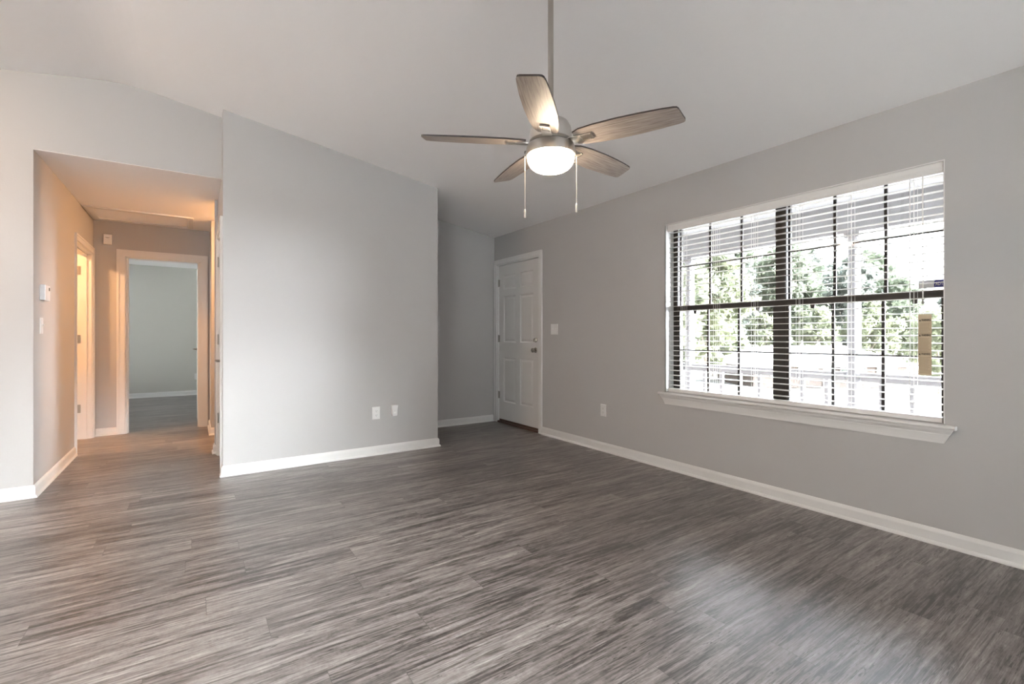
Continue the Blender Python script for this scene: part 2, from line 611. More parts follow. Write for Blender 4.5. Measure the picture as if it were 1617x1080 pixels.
# ---- left back wall with the hallway opening
w = MB()
w.prism([(XL, 0), (XHL, 0), (XHL, ZH), (XC0, ZH), (XC0, zc(XC0)), (RIDGE_X, RIDGE_Z), (XL, zc(XL))], 'y', YL, YL + 0.12)
tag(w.build('wall_back_left', M['wall']), 'wall with the wide hallway opening and header', 'wall', kind='structure')

# ---- hallway
HDY0, HDY1, HDZ = 6.085, 6.965, 2.055       # opening in the hall left wall
w = MB()
w.box(XHL - 0.12, XHL, YL + 0.12, HDY0, 0, ZH)
w.box(XHL - 0.12, XHL, HDY1, YE, 0, ZH)
w.box(XHL - 0.12, XHL, HDY0, HDY1, HDZ, ZH)
tag(w.build('wall_hall_left', M['wall']), 'left wall of the hallway with the doorway', 'wall', kind='structure')
RDY0, RDY1 = 4.565, 5.270
w = MB()
w.box(XC0, XC0 + 0.115, YC + 0.115, RDY0, 0, zc(XC0 + .115))
w.box(XC0, XC0 + 0.115, RDY0, RDY1, 2.05, zc(XC0 + .115))
w.box(XC0, XC0 + 0.115, RDY1, 5.375, 0, zc(XC0 + .115))
w.box(0.180, XC0 + 0.115, 5.375, 5.470, 0, ZH)
w.box(0.180, XC0 + 0.115, 6.400, YE, 0, ZH)
tag(w.build('wall_hall_right', M['wall']), 'right wall of the hallway with the closet door', 'wall', kind='structure')
EX0, EX1, EZ = -0.645, 0.085, 2.057
w = MB()
w.box(-2.7, EX0, YE, YE + 0.12, 0, ZH)
w.box(EX1, 2.05, YE, YE + 0.12, 0, ZH)
w.box(EX0, EX1, YE, YE + 0.12, EZ, ZH)
tag(w.build('wall_hall_end', M['wall']), 'hallway end wall around the bedroom doorway', 'wall', kind='structure')

# closed rooms around the hallway that give it its lamp light
w = MB()
w.box(-2.7, -2.58, YL + 0.12, YE, 0, ZH)
w.box(-2.58, XHL - 0.12, 5.30, 5.42, 0, ZH)
tag(w.build('wall_bath', M['wall']), 'walls of the side room left of the hallway', 'wall', kind='structure')
w = MB()
w.box(1.86, 1.98, 5.35, YE, 0, ZH)
w.box(XC0 + 0.115, 1.86, 5.35, 5.47, 0, ZH)
w.box(XC0 + 0.115, 1.86, 6.40, 6.52, 0, ZH)
tag(w.build('wall_passage', M['wall']), 'walls of the side passage right of the hallway', 'wall', kind='structure')

# bedroom shell with a window on its left side
w = MB()
w.box(-2.7, 1.7, 11.0, 11.12, 0, ZH)
tag(w.build('wall_bedroom_back', M['sage']), 'plain back wall of the bedroom past the hall', 'wall', kind='structure')
w = MB()
w.box(-2.6, -2.48, YE + 0.12, 8.0, 0, ZH)
w.box(-2.6, -2.48, 10.6, 11.0, 0, ZH)
w.box(-2.6, -2.48, 8.0, 10.6, 0, 0.2)
w.box(-2.6, -2.48, 8.0, 10.6, 2.2, ZH)
tag(w.build('wall_bedroom_left', M['sage']), 'bedroom wall with the side window', 'wall', kind='structure')
w = MB()
w.box(1.5, 1.62, YE + 0.12, 11.0, 0, ZH)
tag(w.build('wall_bedroom_right', M['sage']), 'right wall of the bedroom', 'wall', kind='structure')
# living room walls behind the viewer
w = MB()
w.box(XL - 0.12, XL, -2.75, YL + 0.12, 0, zc(XL))
tag(w.build('wall_left', M['wall']), 'far left wall of the living space', 'wall', kind='structure')
w = MB()
def rear(x0, x1, z0=None, z1=None):
    if z0 is None:
        if x0 < RIDGE_X < x1:
            w.prism([(x0, 0), (x1, 0), (x1, zc(x1)), (RIDGE_X, RIDGE_Z), (x0, zc(x0))], 'y', Y_REAR - 0.12, Y_REAR)
        else:
            w.prism([(x0, 0), (x1, 0), (x1, zc(x1)), (x0, zc(x0))], 'y', Y_REAR - 0.12, Y_REAR)
rear(XL, ADDED_PATIOS[0][0])
rear(ADDED_PATIOS[0][1], ADDED_PATIOS[1][0])
rear(ADDED_PATIOS[1][1], W)
for PX0, PX1, PZ0, PZ1 in ADDED_PATIOS:
    w.prism([(PX0, PZ1), (PX1, PZ1), (PX1, zc(PX1)), (PX0, zc(PX0))], 'y', Y_REAR - 0.12, Y_REAR)
tag(w.build('wall_rear', M['wall']), 'rear wall around the two added patio doors', 'wall', kind='structure')

# unseen patio doors added to light the room from behind the viewer
for (x0, x1, z0, z1), wname, wlab in zip(ADDED_PATIOS, ('window_added_2', 'window_added_5'), ('added wide glazed patio door at the left of the rear wall', 'added glazed patio door at the right of the rear wall')):
    pd = tag(empty(wname, ((x0 + x1) / 2, Y_REAR - 0.06, 0)), wlab, 'patio door', kind='structure')
    hw = (x1 - x0) / 2
    m = MB()
    for xa, xb in ((-hw, -hw + .05), (hw - .05, hw), (-.03, .03)):
        m.box(xa, xb, -.04, .04, 0.0, z1)
    m.box(-hw, hw, -.04, .04, 0.0, 0.05)
    m.box(-hw, hw, -.04, .04, z1 - .05, z1)
    m.build('window_frame', M['white'], pd)
    m = MB()
    m.box(-hw + .05, -.03, -.004, .004, 0.05, z1 - .05)
    m.box(.03, hw - .05, -.004, .004, 0.05, z1 - .05)
    m.build('pane', M['glass'], pd)
# bedroom side window
bw = tag(empty('window_3', (-2.54, 9.3, 0)), 'wide bedroom side window', 'window', kind='structure')
m = MB()
for ya, yb in ((-1.3, -1.25), (1.25, 1.3), (-.02, .02)):
    m.box(-.03, .03, ya, yb, .2, 2.2)
m.box(-.03, .03, -1.3, 1.3, .20, .25)
m.box(-.03, .03, -1.3, 1.3, 2.15, 2.2)
m.build('window_frame', M['white'], bw)
m = MB()
m.box(-.004, .004, -1.25, -.02, .25, 2.15)
m.box(-.004, .004, .02, 1.25, .25, 2.15)
m.build('pane', M['glass'], bw)

# ------------------------------------------------------------------ baseboards
BASE = [(0, 0), (0.024, 0), (0.0235, 0.008), (0.019, 0.016), (0.0125, 0.019), (0.0125, 0.066), (0.010, 0.074), (0.0055, 0.083), (0, 0.086)]
def baseboard(name, path, side, label):
    m = MB()
    m.sweep(path, BASE, side)
    return tag(m.build(name, M['white']), label, 'baseboard', kind='structure')
baseboard('baseboard_right', [(W, -2.6), (W, 4.320)], 1, 'white baseboard below the window')
baseboard('baseboard_center', [(XC0, RDY0 - 0.062), (XC0, YC), (XC1, YC), (XC1, YN)], -1, 'white baseboard wrapping the centre wall')
baseboard('baseboard_nook', [(XC1 + 0.026, YN), (W - 0.026, YN)], -1, 'white baseboard on the entry nook back wall')
baseboard('baseboard_left', [(XL, YL), (XHL, YL), (XHL, HDY0 - 0.062)], -1, 'white baseboard turning into the hallway on the left')
baseboard('baseboard_hall_end', [(XHL + 0.02, YE), (EX0 - 0.065, YE)], -1, 'short white baseboard on the hall end wall')
baseboard('baseboard_hall_right', [(0.180, YE), (0.180, 6.400), (0.40, 6.400)], -1, 'short white baseboard deep in the hallway on the right')
baseboard('baseboard_hall_corner', [(0.40, 5.470), (0.180, 5.470), (0.180, 5.375), (XC0, 5.375), (XC0, RDY1 + 0.062)], -1, 'tiny white baseboard piece past the closet door')
baseboard('baseboard_bedroom', [(-2.48, 11.0), (1.5, 11.0)], -1, 'white baseboard along the bedroom back wall')

# ------------------------------------------------------------------ doors
def casing_parts(mb, plane, a0, a1, ztop, cw, th, axis, sgn):
    """three casing boards with a stepped profile around an opening, standing off a wall plane"""
    def bd(u0, u1, z0, z1, t0, t1):
        lo, hi = sorted((plane + sgn * t0, plane + sgn * t1))
        if axis == 'x':
            mb.box(lo, hi, u0, u1, z0, z1)
        else:
            mb.box(u0, u1, lo, hi, z0, z1)
    bd(a0 - cw, a0, 0, ztop + cw, 0, th)
    bd(a1, a1 + cw, 0, ztop + cw, 0, th)
    bd(a0, a1, ztop, ztop + cw, 0, th)
    e = cw * 0.28
    bd(a0 - cw, a0 - cw + e, 0, ztop + cw, th, th + 0.006)
    bd(a1 + cw - e, a1 + cw, 0, ztop + cw, th, th + 0.006)
    bd(a0 - cw + e, a1 + cw - e, ztop + cw - e, ztop + cw, th, th + 0.006)

def panel_leaf(width, height, thick, panels, mtx):
    """door leaf: local x across, y outwards (front face at y = 0), z up; raised panels on both faces"""
    mb = MB()
    xs = sorted({0, width} | {p[0] for p in panels} | {p[1] for p in panels})
    zs = sorted({0, height} | {p[2] for p in panels} | {p[3] for p in panels})
    def inside(cx, cz):
        for p in panels:
            if p[0] < cx < p[1] and p[2] < cz < p[3]:
                return True
        return False
    for yb, sg in ((0.0, 1), (-thick, -1)):
        for i in range(len(xs) - 1):
            for j in range(len(zs) - 1):
                if inside((xs[i] + xs[i + 1]) / 2, (zs[j] + zs[j + 1]) / 2):
                    continue
                mb.face([mtx @ Vector(q) for q in ((xs[i], yb, zs[j]), (xs[i + 1], yb, zs[j]), (xs[i + 1], yb, zs[j + 1]), (xs[i], yb, zs[j + 1]))])
        for (a, b, c_, d) in panels:
            rings = []
            for ins, dep in ((0, 0), (0.010, -0.009), (0.022, -0.009), (0.040, -0.002)):
                y = yb + sg * dep
                rings.append([(a + ins, y, c_ + ins), (b - ins, y, c_ + ins), (b - ins, y, d - ins), (a + ins, y, d - ins)])
            for A, B in zip(rings, rings[1:]):
                for k in range(4):
                    mb.face([mtx @ Vector(q) for q in (A[k], A[(k + 1) % 4], B[(k + 1) % 4], B[k])])
            mb.face([mtx @ Vector(q) for q in rings[-1]])
    t = -thick
    for q in (((0, 0, 0), (0, t, 0), (0, t, height), (0, 0, height)), ((width, 0, 0), (width, t, 0), (width, t, height), (width, 0, height)),
              ((0, 0, 0), (width, 0, 0), (width, t, 0), (0, t, 0)), ((0, 0, height), (width, 0, height), (width, t, height), (0, t, height))):
        mb.face([mtx @ Vector(v) for v in q])
    bmesh.ops.remove_doubles(mb.bm, verts=mb.bm.verts[:], dist=1e-5)
    return mb

def six_panels(w, h):
    st = 0.115 * w / 0.9
    mid = 0.10 * w / 0.9
    pw = (w - 2 * st - mid) / 2
    cols = [(st, st + pw), (w - st - pw, w - st)]
    rows = [(0.235 * h / 2.03, 0.82 * h / 2.03), (1.02 * h / 2.03, 1.62 * h / 2.03), (1.71 * h / 2.03, 1.90 * h / 2.03)]
    return [(a, b, c_, d) for a, b in cols for c_, d in rows]

def hinge(parent, axis_pt, z, leaf_dir, h=0.09):
    """knuckle barrel plus a visible leaf plate"""
    m_ = MB()
    x, y = axis_pt
    m_.tube([(x, y, z - h / 2), (x, y, z + h / 2)], 0.0065, 10)
    m_.tube([(x, y, z - h / 2 - .004), (x, y, z - h / 2)], 0.0045, 8)
    m_.tube([(x, y, z + h / 2), (x, y, z + h / 2 + .004)], 0.0045, 8)
    dx, dy = leaf_dir
    px, py = -dy, dx
    a = Vector((x, y, 0))
    for s in (1,):
        v = [a + Vector((dx * u + px * t, dy * u + py * t, 0)) for u, t in ((0, -.0015), (.034, -.0015), (.034, .0015), (0, .0015))]
        m_.prism([(p.x, p.y) for p in v], 'z', z - h / 2, z + h / 2)
    return m_.build('hinge', M['hinge'], parent, smooth=True)

def knob(parent, base, normal, r=0.027, reach=0.055, name='door_knob'):
    q = Vector(normal).to_track_quat('Z', 'Y').to_matrix().to_4x4()
    mt = Matrix.Translation(base) @ q
    m_ = MB()
    m_.lathe([(0, 0), (0.032, 0), (0.032, 0.004), (0.026, 0.009), (0.012, 0.012), (0.010, reach * .45), (0.017, reach * .55),
              (r, reach * .72), (r, reach * .88), (r * .82, reach), (0, reach * 1.04)], 28, mt)
    return m_.build(name, M['hardware'], parent, smooth=True)

def lever(parent, base, normal, along, length=0.10, name='lever_handle'):
    n = Vector(normal).normalized()
    a = Vector(along).normalized()
    b = Vector(base)
    m_ = MB()
    q = n.to_track_quat('Z', 'Y').to_matrix().to_4x4()
    m_.lathe([(0, 0), (0.030, 0), (0.030, 0.005), (0.022, 0.010), (0.011, 0.013), (0.010, 0.045), (0, 0.046)], 24, Matrix.Translation(b) @ q)
    m_.tube([b + n * .043 - a * .008, b + n * .046 + a * .01, b + n * .048 + a * length * .6, b + n * .044 + a * length], [.009, .0095, .008, .006], 10)
    return m_.build(name, M['hardware'], parent, smooth=True)

# front door, in the window wall beside the nook corner; frame, leaf, hinges, locks
d1 = tag(empty('door_1', (0, 0, 0)), 'white six-panel front door beside the entry nook corner', 'door', kind='structure')
m = MB()
casing_parts(m, W, DY0 + 0.0, DY1 - 0.0, DZ1, 0.058, 0.013, 'x', -1)
m.box(W, W + WT, DY0, DY0 + 0.022, 0, DZ1)
m.box(W, W + WT, DY1 - 0.022, DY1, 0, DZ1)
m.box(W, W + WT, DY0, DY1, DZ1 - 0.018, DZ1)
m.build('door_frame', M['white'], d1)
LW, LH = DY1 - DY0 - 0.050, 2.008
mt = Matrix.Translation((W + 0.014, DY0 + 0.025, 0.045)) @ Matrix(((0, -1, 0, 0), (1, 0, 0, 0), (0, 0, 1, 0), (0, 0, 0, 1)))
panel_leaf(LW, LH, 0.044, six_panels(LW, LH), mt).build('door_leaf', M['door'], d1)
for z in (0.36, 1.10, 1.83):
    hinge(d1, (W + 0.006, DY1 - 0.024), z, (0, -1))
knob(d1, (W + 0.014, DY0 + 0.092, 0.965), (-1, 0, 0))
m = MB()
q = Vector((-1, 0, 0)).to_track_quat('Z', 'Y').to_matrix().to_4x4()
m.lathe([(0, 0), (0.029, 0), (0.029, 0.007), (0.024, 0.012), (0, 0.013)], 28, Matrix.Translation((W + 0.014, DY0 + 0.088, 1.085)) @ q)
m.box(W - 0.022, W + 0.004, DY0 + 0.084, DY0 + 0.092, 1.068, 1.102)
m.build('deadbolt', M['hardware'], d1, smooth=True)
m = MB()
m.box(W - 0.012, W + WT, DY0 + 0.022, DY1 - 0.022, 0.0, 0.020)
m.box(W + 0.020, W + 0.055, DY0 + 0.022, DY1 - 0.022, 0.020, 0.046)
m.build('threshold', M['threshold'], d1)

# doorway on the hall left wall, its leaf swung into the side room
d2 = tag(empty('door_2', (0, 0, 0)), 'cased doorway on the hallway left wall', 'door', kind='structure')
m = MB()
casing_parts(m, XHL, HDY0, HDY1, HDZ, 0.060, 0.012, 'x', 1)
m.box(XHL - 0.12, XHL, HDY0, HDY0 + 0.018, 0, HDZ)
m.box(XHL - 0.12, XHL, HDY1 - 0.018, HDY1, 0, HDZ)
m.box(XHL - 0.12, XHL, HDY0, HDY1, HDZ - 0.018, HDZ)
m.box(XHL - 0.075, XHL - 0.040, HDY1 - 0.030, HDY1 - 0.018, 0, HDZ - .018)
m.box(XHL - 0.075, XHL - 0.040, HDY0 + 0.018, HDY0 + 0.030, 0, HDZ - .018)
m.box(XHL - 0.075, XHL - 0.040, HDY0, HDY1, HDZ - 0.030, HDZ - .018)
m.build('door_frame', M['white'], d2)
lw = HDY1 - HDY0 - 0.042
mt = Matrix.Translation((XHL - 0.126, HDY1 - 0.020, 0.012)) @ Matrix(((-1, 0, 0, 0), (0, -1, 0, 0), (0, 0, 1, 0), (0, 0, 0, 1)))
mt = Matrix.Translation((XHL - 0.130, HDY1 + 0.016, 0.012)) @ Matrix(((-1, 0, 0, 0), (0, -1, 0, 0), (0, 0, 1, 0), (0, 0, 0, 1)))
panel_leaf(lw, 2.02, 0.035, six_panels(lw, 2.02), mt).build('door_leaf', M['door'], d2)
for z in (0.335, 1.10, 1.853):
    hinge(d2, (XHL - 0.124, HDY1 - 0.021), z, (1, 0))

# bedroom door in the hall end wall, leaf opened into the bedroom along its right side
d3 = tag(empty('door_3', (0, 0, 0)), 'bedroom doorway at the hall end with its white door open', 'door', kind='structure')
m = MB()
casing_parts(m, YE, EX0, EX1, EZ, 0.075, 0.012, 'y', -1)
m.box(EX0, EX0 + 0.018, YE, YE + 0.12, 0, EZ)
m.box(EX1 - 0.018, EX1, YE, YE + 0.12, 0, EZ)
m.box(EX0, EX1, YE, YE + 0.12, EZ - 0.018, EZ)
m.box(EX1 - 0.030, EX1 - 0.018, YE + 0.04, YE + 0.078, 0, EZ - .018)
m.box(EX0 + 0.018, EX0 + 0.030, YE + 0.04, YE + 0.078, 0, EZ - .018)
m.build('door_frame', M['white'], d3)
lw = EX1 - EX0 - 0.042
ang = R(91)
mt = Matrix.Translation((EX1 - 0.022, YE + 0.128, 0.012)) @ Matrix.Rotation(ang, 4, 'Z')
panel_leaf(lw, 2.02, 0.035, six_panels(lw, 2.02), mt @ Matrix.Translation((0, 0.0, 0))).build('door_leaf', M['door'], d3)
for z in (0.34, 1.10, 1.83):
    hinge(d3, (EX1 - 0.020, YE + 0.122), z, (0, -1))
lever(d3, (EX1 - 0.024, YE + 0.128 + lw - 0.07, 0.955), (-1, 0, 0), (0, -1, 0), 0.10)

# closed closet door in the hall right wall, seen almost edge on
d4 = tag(empty('door_4', (0, 0, 0)), 'closed white closet door on the hallway right wall', 'door', kind='structure')
m = MB()
casing_parts(m, XC0, RDY0, RDY1, 2.05, 0.060, 0.012, 'x', -1)
m.box(XC0, XC0 + 0.115, RDY0, RDY0 + 0.018, 0, 2.05)
m.box(XC0, XC0 + 0.115, RDY1 - 0.018, RDY1, 0, 2.05)
m.box(XC0, XC0 + 0.115, RDY0, RDY1, 2.032, 2.05)
m.build('door_frame', M['white'], d4)
lw = RDY1 - RDY0 - 0.042
mt = Matrix.Translation((XC0 + 0.006, RDY0 + 0.021, 0.012)) @ Matrix(((0, -1, 0, 0), (1, 0, 0, 0), (0, 0, 1, 0), (0, 0, 0, 1)))
panel_leaf(lw, 2.015, 0.035, six_panels(lw, 2.015), mt).build('door_leaf', M['door'], d4)
for z in (0.36, 1.10, 1.83):
    hinge(d4, (XC0 - 0.003, RDY1 - 0.021), z, (0, -1))
lever(d4, (XC0 + 0.006, RDY0 + 0.08, 0.925), (-1, 0, 0), (0, 1, 0), 0.11)

# ------------------------------------------------------------------ window
win = tag(empty('window_1', (0, 0, 0)), 'wide twin dark bronze sash window with white sill', 'window', kind='structure')
FX0, FX1 = 3.455, 3.530
MYA, MYB = 1.672, 1.742           # mullion
m = MB()
for y0, y1 in ((WY0, WY0 + 0.020), (MYA, MYB), (WY1 - 0.046, WY1)):
    m.box(FX0, FX1, y0, y1, WZ0, WZ1)
m.box(FX0, FX1, WY0, WY1, WZ1 - 0.010, WZ1)
m.box(FX0, FX1, WY0, WY1, WZ0, WZ0 + 0.018)
m.build('window_frame', M['bronze'], win)
m = MB()
for y in (MYA, WY1 - 0.046):      # pale tracks on the jamb faces that look towards the right
    m.box(3.474, 3.500, y - 0.004, y, WZ0 + .03, 1.37)
    m.box(3.462, 3.478, y - 0.004, y, 1.37, WZ1 - .03)
m.build('jamb_track', M['liner'], win)
def sash(name, y0, y1, z0, z1, x0, x1, st, rail_b, rail_t):
    m_ = MB()
    m_.box(x0, x1, y0, y0 + st, z0, z1)
    m_.box(x0, x1, y1 - st, y1, z0, z1)
    m_.box(x0, x1, y0 + st, y1 - st, z0, z0 + rail_b)
    m_.box(x0, x1, y0 + st, y1 - st, z1 - rail_t, z1)
    xm = (x0 + x1) / 2
    yw = (y1 - y0 - 2 * st)
    for k in (1, 2):
        yy = y0 + st + yw * k / 3
        m_.box(xm - .006, xm + .006, yy - .0085, yy + .0085, z0 + rail_b, z1 - rail_t)
    zz = (z0 + rail_b + z1 - rail_t) / 2
    m_.box(xm - .004, xm + .004, y0 + st, y1 - st, zz - .006, zz + .006)
    s = m_.build(name, M['bronze'], win)
    g = MB()
    g.box(xm - .008, xm - .0065, y0 + st, y1 - st, z0 + rail_b, z1 - rail_t)
    g.build('pane', M['dimming_glass'], s)
    return s
for y0, y1 in ((WY0 + 0.020, MYA), (MYB, WY1 - 0.046)):
    sash('upper_sash', y0, y1, 1.360, WZ1 - 0.010, 3.494, 3.518, 0.012, 0.034, 0.012)
    lo = sash('lower_sash', y0, y1, WZ0 + 0.018, 1.392, 3.460, 3.486, 0.020, 0.016, 0.042)
    m = MB()
    for k in (0.16, 0.80):
        yy = y0 + (y1 - y0) * k
        m.prism([(yy - .016, 1.350), (yy + .016, 1.350), (yy + .010, 1.318), (yy - .010, 1.318)], 'x', 3.461, 3.470)
    m.build('tilt_latch', M['bronze'], lo)
m = MB()        # recess returns made white to carry the daylight that brightens them
m.box(W, FX0, WY1, WY1 + 0.006, WZ0, WZ1)
m.box(W + .001, FX0, WY1 - 0.006, WY1, WZ0 + .02, WZ1)
m.box(W + .001, FX0, WY0, WY0 + 0.006, WZ0 + .02, WZ1)
m.box(W + .001, FX0, WY0, WY1, WZ1 - 0.006, WZ1)
m.build('window_jamb', M['white'], win)
m = MB()
m.prism([(FX0, .632), (3.318, .632), (3.311, .636), (3.308, .643), (3.311, .650), (3.318, .654), (FX0, .654)], 'y', WY0 + 0.001, WY1 - 0.001)
m.prism([(W, .632), (3.318, .632), (3.311, .636), (3.308, .643), (3.311, .650), (3.318, .654), (W, .654)], 'y', .750, WY0 + 0.001)
m.prism([(W, .632), (3.318, .632), (3.311, .636), (3.308, .643), (3.311, .650), (3.318, .654), (W, .654)], 'y', WY1 - 0.001, 2.662)
m.build('window_sill', M['white'], win)
m = MB()
AP = [(W, .632, 0), (3.320, .632, 0), (3.322, .622, .003), (3.334, .606, .012), (3.334, .600, .016), (3.338, .598, .018), (3.343, .565, .034), (3.343, .553, .040), (W, .553, .040)]
A = [m.bm.verts.new((x, .762 + i, z)) for x, z, i in AP]
B = [m.bm.verts.new((x, 2.650 - i, z)) for x, z, i in AP]
n = len(AP)
for i in range(n):
    m.bm.faces.new((A[i], A[(i + 1) % n], B[(i + 1) % n], B[i]))
m.bm.faces.new(A[::-1]); m.bm.faces.new(B)
m.build('window_apron', M['white'], win)

# ------------------------------------------------------------------ blind inside the recess
bl = tag(empty('window_blind', (3.400, 1.706, WZ1)), 'white horizontal slat blind, slats open, across the whole window', 'blind')
BY0, BY1 = WY0 + 0.010 - 1.706, WY1 - 0.012 - 1.706
def zb(z):
    return z - WZ1
m = MB()
m.box(-.026, .028, BY0 + .004, BY1 - .004, zb(2.034), zb(2.076))
m.build('headrail', M['slat'], bl)
m = MB()
m.prism([(-.034, zb(2.020)), (-.028, zb(2.020)), (-.028, zb(2.078)), (-.034, zb(2.078)), (-.037, zb(2.070)), (-.035, zb(2.050)), (-.037, zb(2.030))], 'y', BY0, BY1)
m.build('valance', M['slat'], bl)
m = MB()
NS = 32
ZT, ZB = 2.012, 0.716
for k in range(NS):
    z = ZT - (ZT - ZB) * k / (NS - 1)
    tilt = 0.035
    top = []
    for j in range(5):
        x = -.025 + .0125 * j
        top.append((x, zb(z) + 0.0022 * (1 - (x / .025) ** 2) + tilt * x))
    m.prism(top + [(x, zz - .0026) for x, zz in top[::-1]], 'y', BY0 + .004, BY1 - .004)
m.build('slats', M['slat'], bl)
m = MB()
m.prism([(-.026, zb(.658)), (.026, zb(.658)), (.026, zb(.683)), (.022, zb(.687)), (-.022, zb(.687)), (-.026, zb(.683))], 'y', BY0 + .006, BY1 - .004)
m.build('bottom_rail', M['slat'], bl)
for y in (2.462, 2.166, 1.864, 1.556, 1.252, 0.944):
    m = MB()
    for dy in (-.009, .009):
        for x in (-.027, .027):
            m.tube([(x, y - 1.706 + dy, zb(2.03)), (x, y - 1.706 + dy, zb(.68))], .0009, 5)
    m.build('ladder_cord', M['cord'], bl)
m = MB()
m.tube([(-.038, .893 - 1.706, zb(2.03)), (-.037, .893 - 1.706, zb(1.7)), (-.037, .893 - 1.706, zb(1.335))], .0016, 6)
m.tube([(-.037, .8975 - 1.706, zb(2.03)), (-.037, .896 - 1.706, zb(1.335))], .0012, 6)
pc = m.build('pull_cord', M['cord'], bl)
m = MB()
m.lathe([(0, .028), (.004, .027), (.0065, .006), (.007, 0), (0, 0)], 12, Matrix.Translation((-.037, .894 - 1.706, zb(1.31))))
m.build('tassel', M['utility'], pc, smooth=True)
m = MB()
m.tube([(-.036, .952 - 1.706, zb(2.02)), (-.036, .952 - 1.706, zb(.75))], .0022, 6)
m.build('tilt_wand', M['plastic'], bl)

# warning tag hanging from the pull cord
wt = tag(empty('warning_tag', (3.363, .886, 1.252)), 'tan paper warning tag hanging on the blind pull cord', 'tag')
m = MB()
TAGW, TAGH = .058, .338
seg = 16
front = []
for k in range(seg + 1):
    z = -TAGH * k / seg
    off = .0025 * math.sin(k * 0.55)
    front.append((off, z))
for (o0, z0), (o1, z1) in zip(front, front[1:]):
    for dx in (0, .0008):
        m.face([(o0 + dx, -TAGW / 2, z0), (o0 + dx, TAGW / 2, z0), (o1 + dx, TAGW / 2, z1), (o1 + dx, -TAGW / 2, z1)])
    for y in (-TAGW / 2, TAGW / 2):
        m.face([(o0, y, z0), (o0 + .0008, y, z0), (o1 + .0008, y, z1), (o1, y, z1)])
m.face([(0, -TAGW / 2, 0), (0, TAGW / 2, 0), (.0008, TAGW / 2, 0), (.0008, -TAGW / 2, 0)])
m.build('paper', M['tag'], wt)
m = MB()
m.tube([(-.001, .008, 0.0), (.002, .008, .03), (.0, .008, .054)], .0012, 6)
m.build('string', M['cord'], wt)
TM = Matrix(((0, 0, -1, 0), (-1, 0, 0, 0), (0, 1, 0, 0), (0, 0, 0, 1)))    # text x -> -Y, text y -> +Z
def tag_text(name, body, z, hgt, wid, mm, y=None):
    off = .0025 * math.sin((-z / TAGH * seg) * 0.55)
    yy = TAGW / 2 - .005 if y is None else y
    text_obj(name, body, hgt, wid, mm, wt, Matrix.Translation((off - .0014, yy, z)) @ TM)
for z in (-.038, -.122, -.226):
    tag_text('heading', 'WARNING', z, .0125, .040, M['ink'], TAGW / 2 - .014)
    m = MB()
    off = .0025 * math.sin((-z / TAGH * seg) * 0.55) - .0014
    m.prism([(TAGW / 2 - .003, z), (TAGW / 2 - .012, z), (TAGW / 2 - .0075, z + .0095)], 'x', off - .0003, off)
    m.build('warning_triangle', M['ink'], wt)
m = MB()
rng = random.Random(3)
for z0, z1 in ((-.050, -.112), (-.134, -.216), (-.238, -.325)):
    z = z0
    while z > z1:
        off = .0025 * math.sin((-z / TAGH * seg) * 0.55) - .0012
        m.box(off - .0003, off, -TAGW / 2 + .004 + rng.random() * .012, TAGW / 2 - .005, z - .0016, z)
        z -= .0062
m.build('fine_print', M['ink_pale'], wt)

# security sticker on the right pane
st = tag(empty('security_sticker', (3.4965, .888, 1.428)), 'pale window sticker with a small blue lettered logo', 'sticker')
m = MB()
m.box(-.0006, 0, -.056, .062, -.022, .024)
m.build('film', M['sticker_film'], st)
m = MB()
m.prism([(-.008, -.019), (-.054, -.019), (-.054, .014), (-.048, .020), (-.014, .020), (-.008, .014)], 'x', -.0012, -.0006)
m.build('blue_emblem', M['sticker_blue'], st)
text_obj('lettering', 'ADT', .020, .034, M['plastic'], st, Matrix.Translation((-.0016, -.014, -.009)) @ TM)

# ------------------------------------------------------------------ ceiling fan
FXC, FYC = 1.3346, 1.6614
fan = tag(empty('ceiling_fan', (FXC, FYC, 0)), 'brushed nickel ceiling fan with five weathered wood blades and lit globe', 'ceiling fan')
zt = zc(FXC)
m = MB()
tilt = Matrix.Rotation(math.atan(SL), 4, 'Y')
m.lathe([(0, -.062), (.020, -.062), (.034, -.055), (.056, -.034), (.066, -.012), (.068, 0.0), (0, 0.0)], 40, Matrix.Translation((0, 0, zt)) @ tilt)
m.build('canopy', M['nickel'], fan, smooth=True)
m = MB()
m.lathe([(0, zt - .055), (.0125, zt - .055), (.0125, 2.085), (0, 2.085)], 20)
m.build('downrod', M['hardware'], fan, smooth=True)
m = MB()
m.lathe([(0, 2.106), (.022, 2.106), (.024, 2.098), (.060, 2.097), (.078, 2.086), (.090, 2.062), (.0945, 2.035), (.095, 2.006), (.085, 1.998), (0, 1.998)], 56)
m.build('motor_housing', M['nickel'], fan, smooth=True)
m = MB()
m.lathe([(0, 1.990), (.098, 1.990), (.104, 1.986), (.108, 1.976), (.112, 1.950), (.112, 1.938), (.104, 1.936), (.104, 1.940), (0, 1.940)], 56)
m.lathe([(0, 1.998), (.070, 1.998), (.070, 1.990), (0, 1.990)], 40)
m.build('light_kit', M['nickel'], fan, smooth=True)
m = MB()
prof = []
for k in range(13):
    a = k / 12 * PI / 2
    prof.append((.1065 * math.cos(a) ** .55 if k < 12 else 0, 1.938 - .067 * math.sin(a)))
m.lathe(prof, 56)
m.build('glass_globe', M['globe'], fan, smooth=True)

